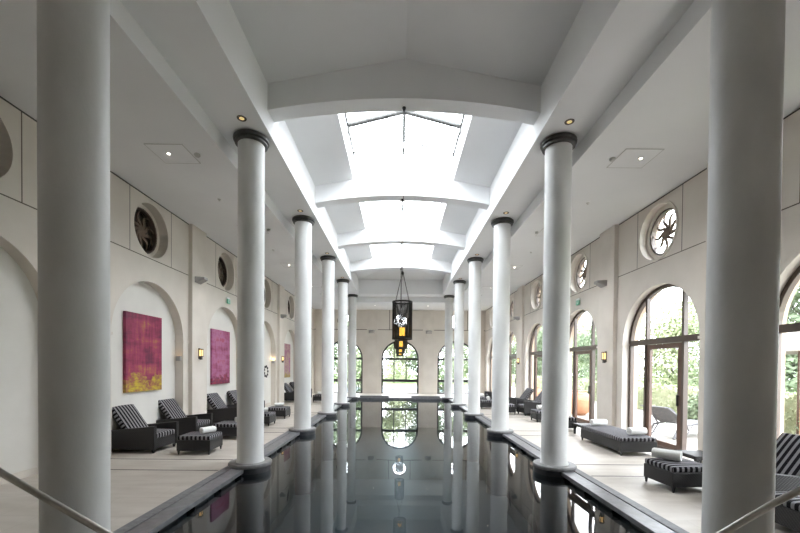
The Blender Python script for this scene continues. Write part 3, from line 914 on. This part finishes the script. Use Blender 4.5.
tw0b = put(tw0, -3.75, 17.85, .367, D(10), 'small rolled towel on the far left footstool between the second and third columns', 'towel', GT)
# right side
put(be0, 4.58, 8.10, 0, 0, 'long flat striped daybed before the arched door on the right, towels at both ends', 'daybed', None)
put(ot0, 4.42, 10.45, 0, 0, 'right side footstool mostly hidden behind the first column past the daybed', 'footstool', GO)
put(ot0, 4.52, 12.0, 0, 0, 'right side footstool peeking out left of the first column past the foreground one', 'footstool', GO)
put(tw0, 4.70, 7.55, .367, D(8), 'rolled white towel on the near end of the right daybed', 'towel', GT)
put(tw0, 4.55, 8.72, .367, D(5), 'rolled white towel on the far end of the right daybed', 'towel', GT)
put(tw0, 4.50, 12.0, .367, D(12), 'rolled white towel on the footstool peeking out left of the first right column', 'towel', GT)
put(ot0, 3.95, 5.42, 0, D(4), 'nearest whole footstool on the right with a thick rolled towel on its back edge', 'footstool', GO)
put(tw0, 3.84, 5.50, .367, D(-48), 'thick rolled white towel on the nearest right footstool', 'towel', GT)
put(ch0, 4.50, 4.66, 0, D(180), 'striped lounge chair at the right edge of the photo beside the foreground column', 'lounge chair', GC)
put(ot0, 4.22, 3.88, 0, D(180), 'footstool cut by the bottom right corner of the photo', 'footstool', GO)
put(ch0, 4.78, 13.65, 0, D(185), 'right side lounge chair with raised back, nearer of the pair past the first column', 'lounge chair', GC)
put(ch0, 4.72, 15.15, 0, D(183), 'right side lounge chair, farther of the pair past the first column', 'lounge chair', GC)
put(ch0, 4.7, 18.6, 0, D(180), 'farthest right lounge chair, mostly hidden behind the second column', 'lounge chair', GC)
put(ot0, 3.86, 13.95, 0, 0, 'right side footstool seen beside the second column, in front of the lounge chair pair', 'footstool', GO)
put(ot0, 3.56, 15.55, 0, 0, 'right side footstool with towel left of the second column, nearer of two', 'footstool', GO)
put(ot0, 3.55, 17.2, 0, 0, 'right side footstool with towel left of the second column, farther of two', 'footstool', GO)
put(tw0, 3.60, 15.5, .367, D(80), 'rolled white towel on the nearer small footstool left of the second right column', 'towel', GT)
put(tw0, 3.60, 17.1, .367, D(10), 'rolled white towel on the farther small footstool left of the second right column', 'towel', GT)
def make_table():
    root = empty('side_table')
    t = MB(); t.box(-.25, .25, -.25, .25, .21, .27); t.build('table_top', M['wicker'], root, bevel=.006)
    for sx in (-1, 1):
        for sy in (-1, 1): leg(sx * .215, sy * .215, .215, root, .026, .02)
    return root
tb = make_table()
put(tb, 5.02, 6.38, 0, 0, 'low dark side table beside the foreground right column, before the arched door', 'side table', 'low dark side tables on the right')
put(tb, 4.70, 9.55, 0, 0, 'low dark side table at the far end of the right daybed', 'side table', 'low dark side tables on the right')

# pool handrails
for s, side in ((-1, 'left'), (1, 'right')):
    r = MB()
    if s < 0:
        pts = [(-2.78, 2.3, 0), (-2.78, 2.3, 1.05), (-2.72, 2.28, 1.16), (-2.60, 2.25, 1.17), (-2.39, 2.2, 1.06), (-1.78, 2.2, .71), (-1.1, 2.2, .33), (-1.0, 2.2, .28), (-.98, 2.2, .15), (-.98, 2.2, -1.6)]
    else:
        pts = [(2.90, 2.3, 0), (2.90, 2.3, 1.05), (2.84, 2.28, 1.16), (2.72, 2.25, 1.17), (2.35, 2.2, 1.03), (2.27, 2.2, .985), (2.115, 2.2, .905), (1.915, 2.2, .785), (1.2, 2.2, .34), (1.08, 2.2, .28), (1.05, 2.2, .15), (1.05, 2.2, -1.6)]
    r.tube(pts, .019, 14)
    o = r.build('handrail', M['steel'])
    tag(o, 'brushed steel pool handrail slanting across the bottom %s corner of the photo' % side, 'handrail', 'steel handrails at the near end of the pool')

# ------------------------------------------------------------ outdoors
g = MB(); g.box(XR + .52, 60, -20, 70, -.3, -.02); g.box(-40, XR + .52, YF + .25, 25.6, -.3, -.02); g.box(-40, XR + .52, 31, 70, -.3, -.02); g.box(-40, -7, 25.6, 31, -.3, -.02)
struct('floor_terrace', g, M['terrace'])
g = MB(); g.box(11, 60, -20, 80, -.1, .02); g.box(-40, 11, 36, 80, -.1, .02)
tag(g.build('lawn', M['lawn']), 'grass beyond the terrace behind the hedge', 'lawn', kind='stuff')
g = MB(); g.box(-7, XR + .5, 25.6, 31, -.4, -.06)
tag(g.build('outdoor_pool', M['bluepool']), 'blue outdoor pool beyond the far windows', 'pool')
def leaf_cloud(rng, n, shape, size):
    m = MB()
    for _ in range(n):
        p, nrm = shape(rng)
        d = (nrm + Vector((rng.uniform(-1, 1), rng.uniform(-1, 1), rng.uniform(-1, 1))) * .8).normalized()
        a = d.orthogonal().normalized(); a = Matrix.Rotation(rng.uniform(0, 2 * PI), 3, d) @ a; b = d.cross(a)
        s = size * rng.uniform(.6, 1.3)
        m.add([p - a * s, p - b * s * .45, p + a * s, p + b * s * .45], [(0, 1, 2, 3)])
    return m
def crown(blobs):
    def f(rng):
        c, r = rng.choices(blobs, weights=[b[1] ** 2 for b in blobs])[0]
        d = Vector((rng.gauss(0, 1), rng.gauss(0, 1), rng.gauss(0, 1))).normalized()
        return Vector(c) + d * r * rng.uniform(.75, 1.08), d
    return f
protos = []
for t in range(3):
    rng = random.Random(20 + t)
    blobs = [((rng.uniform(-1.5, 1.5), rng.uniform(-1.5, 1.5), rng.uniform(1.2, 5.6)), rng.uniform(.8, 1.5)) for _ in range(13)]
    root = empty('garden_tree')
    leaf_cloud(rng, 11000, crown(blobs), .13).build('foliage', M[('leaf', 'leaf2', 'leaf3')[t]], root, fix=False)
    tr = MB(); tr.tube([(0, 0, -.05), (.05, 0, 1.2), (-.05, .05, 2.6), (.1, 0, 4.2)], .14, 8, r2=.05)
    for k in range(5):
        a = k * 1.3; tr.tube([(0, 0, 1.4 + k * .5), (.5 * cos(a), .5 * sin(a), 2.0 + k * .5), (1.1 * cos(a), 1.1 * sin(a), 2.5 + k * .55)], .05, 6, r2=.02)
    tr.build('trunk', M['bark'], root)
    protos.append(root)
used = [0, 0, 0]
def tree(t, x, y, sc_, rz, lab, grp):
    o = protos[t] if not used[t] else copy_tree(protos[t]); used[t] = 1
    o.location = (x, y, 0); o.scale = (sc_,) * 3; o.rotation_euler.z = rz
    tag(o, lab, 'tree', grp)
rng = random.Random(3)
yy = 5
pos = []
while yy < 62:
    pos.append((14.0 + rng.uniform(-.8, 2.2), yy)); yy += 4.0
kinds = ['mid green', 'yellow green', 'dark green']
for i, (x, y) in enumerate(pos):
    tree(i % 3, x, y, rng.uniform(.68, .95), rng.uniform(0, 6), '%s bushy tree beyond the right hedge, %s in the row from the camera' % (kinds[i % 3], ('first second third fourth fifth sixth seventh eighth ninth tenth eleventh twelfth thirteenth fourteenth fifteenth sixteenth seventeenth').split()[i]), 'trees beyond the right windows')
for i, x in enumerate((-11, -7.6, -4.2, -.6, 3.0, 6.4, 9.6)):
    tree((i + 1) % 3, x, 39 + rng.uniform(-1, 2), rng.uniform(.85, 1.05), rng.uniform(0, 6), '%s garden tree outside the far windows, %s of that row from the left' % (kinds[(i + 1) % 3], NUM[i]), 'trees beyond the far windows')
def hedge_shape(rng):
    f = rng.random(); y = rng.uniform(6, 44)
    if f < .55: return Vector((10.0 + rng.uniform(-.08, .08), y, rng.uniform(.05, 1.0))), Vector((-1, 0, 0))
    return Vector((rng.uniform(10, 11), y, 1.0 + rng.uniform(-.06, .08))), Vector((0, 0, 1))
hd = leaf_cloud(random.Random(5), 15000, hedge_shape, .06); hd.box(10.1, 10.9, 6, 44, 0, .95)
tag(hd.build('hedge', M['leaf2'], fix=False), 'long clipped yellow green hedge along the terrace outside the right windows', 'hedge')
def shrub(x, y, r, lab, mt='leaf'):
    m = leaf_cloud(random.Random(int(x * 10 + y)), 900, crown([((0, 0, r * .8), r), ((r * .6, .1, r * .6), r * .6), ((-r * .5, -.2, r * .6), r * .6)]), .07)
    tag(m.build('shrub', M[mt], loc=(x, y, 0), fix=False), lab, 'shrub')
shrub(9.3, 8.0, .62, 'leafy shrub beside the brick planter at the right edge of the photo', 'leaf3')
shrub(9.4, 12.0, .5, 'dark shrub in front of the hedge, seen through the nearest whole arched door', 'leaf3')
shrub(8.8, 19.5, .75, 'green shrub behind the big clay jar outside the right wall')
shrub(-2.9, 25.0, .55, 'dark shrub outside the left far window', 'leaf3')
shrub(2.7, 25.0, .5, 'dark shrub outside the right far window', 'leaf3')
def jar(x, y, s, lab):
    m = MB(); m.rev([(.22 * s, 0), (.36 * s, .10 * s), (.47 * s, .32 * s), (.50 * s, .52 * s), (.44 * s, .74 * s), (.30 * s, .88 * s), (.27 * s, .92 * s), (.31 * s, .97 * s), (.26 * s, .97 * s), (.22 * s, .90 * s)], 32)
    tag(m.build('clay_jar', M['terracotta'], loc=(x, y, -.02)), lab, 'jar', 'big clay jars outside the right windows')
jar(6.55, 13.9, .92, 'big round terracotta jar outside the second arched door on the right')
jar(6.55, 18.4, .8, 'terracotta jar outside the third arched door, behind the raised lounge chair back')
# white sunlounger outside
root = empty('outdoor_sunlounger', (6.95, 9.6, -.02), D(24))
f = MB()
for s in (-.3, .3):
    f.tube([(-.55, s, .02), (-.35, s, .30), (.2, s, .33), (1.25, s, .30)], .028, 8); f.tube([(-.15, s, .32), (-.45, s, .02)], .018, 8)
    f.tube([(1.0, s, .31), (1.15, s, .02)], .018, 8); f.tube([(-.2, s, .33), (-.46, s, .60), (-.80, s, .78)], .02, 8); f.tube([(-.50, s, .08), (.0, s, .10), (.2, s, .30)], .012, 6)
f.build('frame', M['alu'], root)
m = MB()
prof = [(-.92, .80), (-.78, .80), (-.60, .74), (-.42, .60), (-.25, .43), (-.05, .345), (.4, .33), (1.28, .325)]
for i in range(len(prof) - 1):
    (x0, z0), (x1, z1) = prof[i], prof[i + 1]
    m.add([(x0, -.3, z0), (x0, .3, z0), (x1, .3, z1), (x1, -.3, z1), (x0, -.3, z0 - .02), (x0, .3, z0 - .02), (x1, .3, z1 - .02), (x1, -.3, z1 - .02)], [(0, 1, 2, 3), (7, 6, 5, 4), (0, 4, 5, 1), (2, 6, 7, 3), (0, 3, 7, 4), (1, 5, 6, 2)])
m.build('sling_seat', M['sling'], root)
tag(root, 'pale grey sling sunlounger on the terrace outside the arched door on the right', 'sunlounger')
# parasol and brick planter at the right edge
root = empty('parasol', (9.35, 8.9, -.02))
p = MB(); p.tube([(0, 0, .05), (0, 0, 2.8)], .025, 10); p.build('pole', M['wood'], root)
c = MB()
for k in range(8):
    a, b = 2 * PI * k / 8, 2 * PI * (k + 1) / 8; R = 1.35
    c.add([(0, 0, 2.78), (R * cos(a), R * sin(a), 2.28), (R * cos(b), R * sin(b), 2.28), (R * cos(a), R * sin(a), 2.12), (R * cos(b), R * sin(b), 2.12)], [(0, 1, 2), (1, 3, 4, 2)])
c.build('canopy', M['canvas'], root)
b = MB(); b.rev([(.25, 0), (.25, .06), (.05, .09), (.04, .2)], 24); b.build('base', M['grey'], root)
tag(root, 'cream parasol on a wooden pole outside the right edge window', 'parasol')
m = MB(); m.box(0, 1.6, 0, .4, 0, .95)
tag(m.build('brick_planter', M['terracotta'], loc=(8.1, 7.3, -.02), bevel=.02), 'low terracotta planter wall outside at the right edge of the photo', 'planter')

# ------------------------------------------------------------ light
w = bpy.data.worlds.new('sky'); sc.world = w; w.use_nodes = True
nt = w.node_tree; nt.nodes.clear()
o = nt.nodes.new('ShaderNodeOutputWorld'); bg = nt.nodes.new('ShaderNodeBackground')
bg.inputs['Color'].default_value = (.90, .95, 1.0, 1); bg.inputs['Strength'].default_value = 8.0
nt.links.new(bg.outputs[0], o.inputs[0])
try:
    w.cycles.sampling_method = 'MANUAL'; w.cycles.sample_map_resolution = 64
except Exception: pass

def portal(name, loc, rot, sx, sy):
    l = bpy.data.lights.new(name, 'AREA'); l.shape = 'RECTANGLE'; l.size = sx; l.size_y = sy
    l.cycles.is_portal = True
    o = bpy.data.objects.new(name, l); col.objects.link(o); o.location = loc; o.rotation_euler = rot
for c_ in RB: portal('sky_portal', (XR + .55, c_, 1.75), (0, PI / 2, 0), 3.5, 2.4)
for c_ in RB: portal('sky_portal', (XR + .55, c_, OCZ), (0, PI / 2, 0), 1, 1)
for c_ in FB: portal('sky_portal', (c_, YF + .3, 1.7), (-PI / 2, 0, 0), 2.4, 3.4)
for i in (1, 2, 3): portal('sky_portal', (0, (COLY[i] + COLY[i + 1]) / 2, 7.42), (0, 0, 0), 2.6, 3.1)

def spot(name, loc, power, size=1.9, colr=(1, .9, .78)):
    l = bpy.data.lights.new(name, 'SPOT'); l.energy = power; l.spot_size = size; l.spot_blend = .8; l.color = colr; l.shadow_soft_size = .04
    o = bpy.data.objects.new(name, l); col.objects.link(o); o.location = loc
for s in (-1, 1):
    for n in range(1, 5): spot('downlight', (s * 3.97, COLY[n] - .03, ZA - .03), 25)
def pt(name, loc, power, colr=(1, .66, .3)):
    l = bpy.data.lights.new(name, 'POINT'); l.energy = power; l.color = colr; l.shadow_soft_size = .03
    o = bpy.data.objects.new(name, l); col.objects.link(o); o.location = loc
for c_ in LB[2:6]: pt('niche_glow', (XL - .09, c_ + AR - .05, 1.96), .04 if c_ != LB[4] else .5)

# ------------------------------------------------------------ camera
cam = bpy.data.cameras.new('camera'); co = bpy.data.objects.new('camera', cam); col.objects.link(co)
F_, YAW, PIT, ROL, PY, CX, H = 378.958, -.0030, -.0131, -.0085, -105.195, -.0753, 1.69
def Rf():
    Ry = Matrix(((cos(YAW), 0, sin(YAW)), (0, 1, 0), (-sin(YAW), 0, cos(YAW))))
    Rx = Matrix(((1, 0, 0), (0, cos(PIT), -sin(PIT)), (0, sin(PIT), cos(PIT))))
    Rz = Matrix(((cos(ROL), -sin(ROL), 0), (sin(ROL), cos(ROL), 0), (0, 0, 1)))
    return Rz @ Rx @ Ry
R = Rf()
ax = [Vector((R[i][0], R[i][2], R[i][1])) for i in range(3)]
mw = Matrix((ax[0], ax[1], -ax[2])).transposed().to_4x4(); mw.translation = (CX, 0, H)
co.matrix_world = mw
cam.sensor_width = 36; cam.lens = 36 * F_ / 800; cam.shift_y = -PY / 800; cam.clip_start = .05; cam.clip_end = 300
sc.camera = co
sc.view_settings.view_transform = 'Standard'; sc.view_settings.look = 'None'; sc.view_settings.gamma = 1; sc.view_settings.exposure = 1.0
sc.view_settings.use_curve_mapping = False
cy = sc.cycles
cy.max_bounces = 12; cy.diffuse_bounces = 7; cy.glossy_bounces = 5; cy.transparent_max_bounces = 24; cy.transmission_bounces = 6
cy.sample_clamp_indirect = 6; cy.caustics_reflective = False; cy.caustics_refractive = False
cy.use_denoising = True
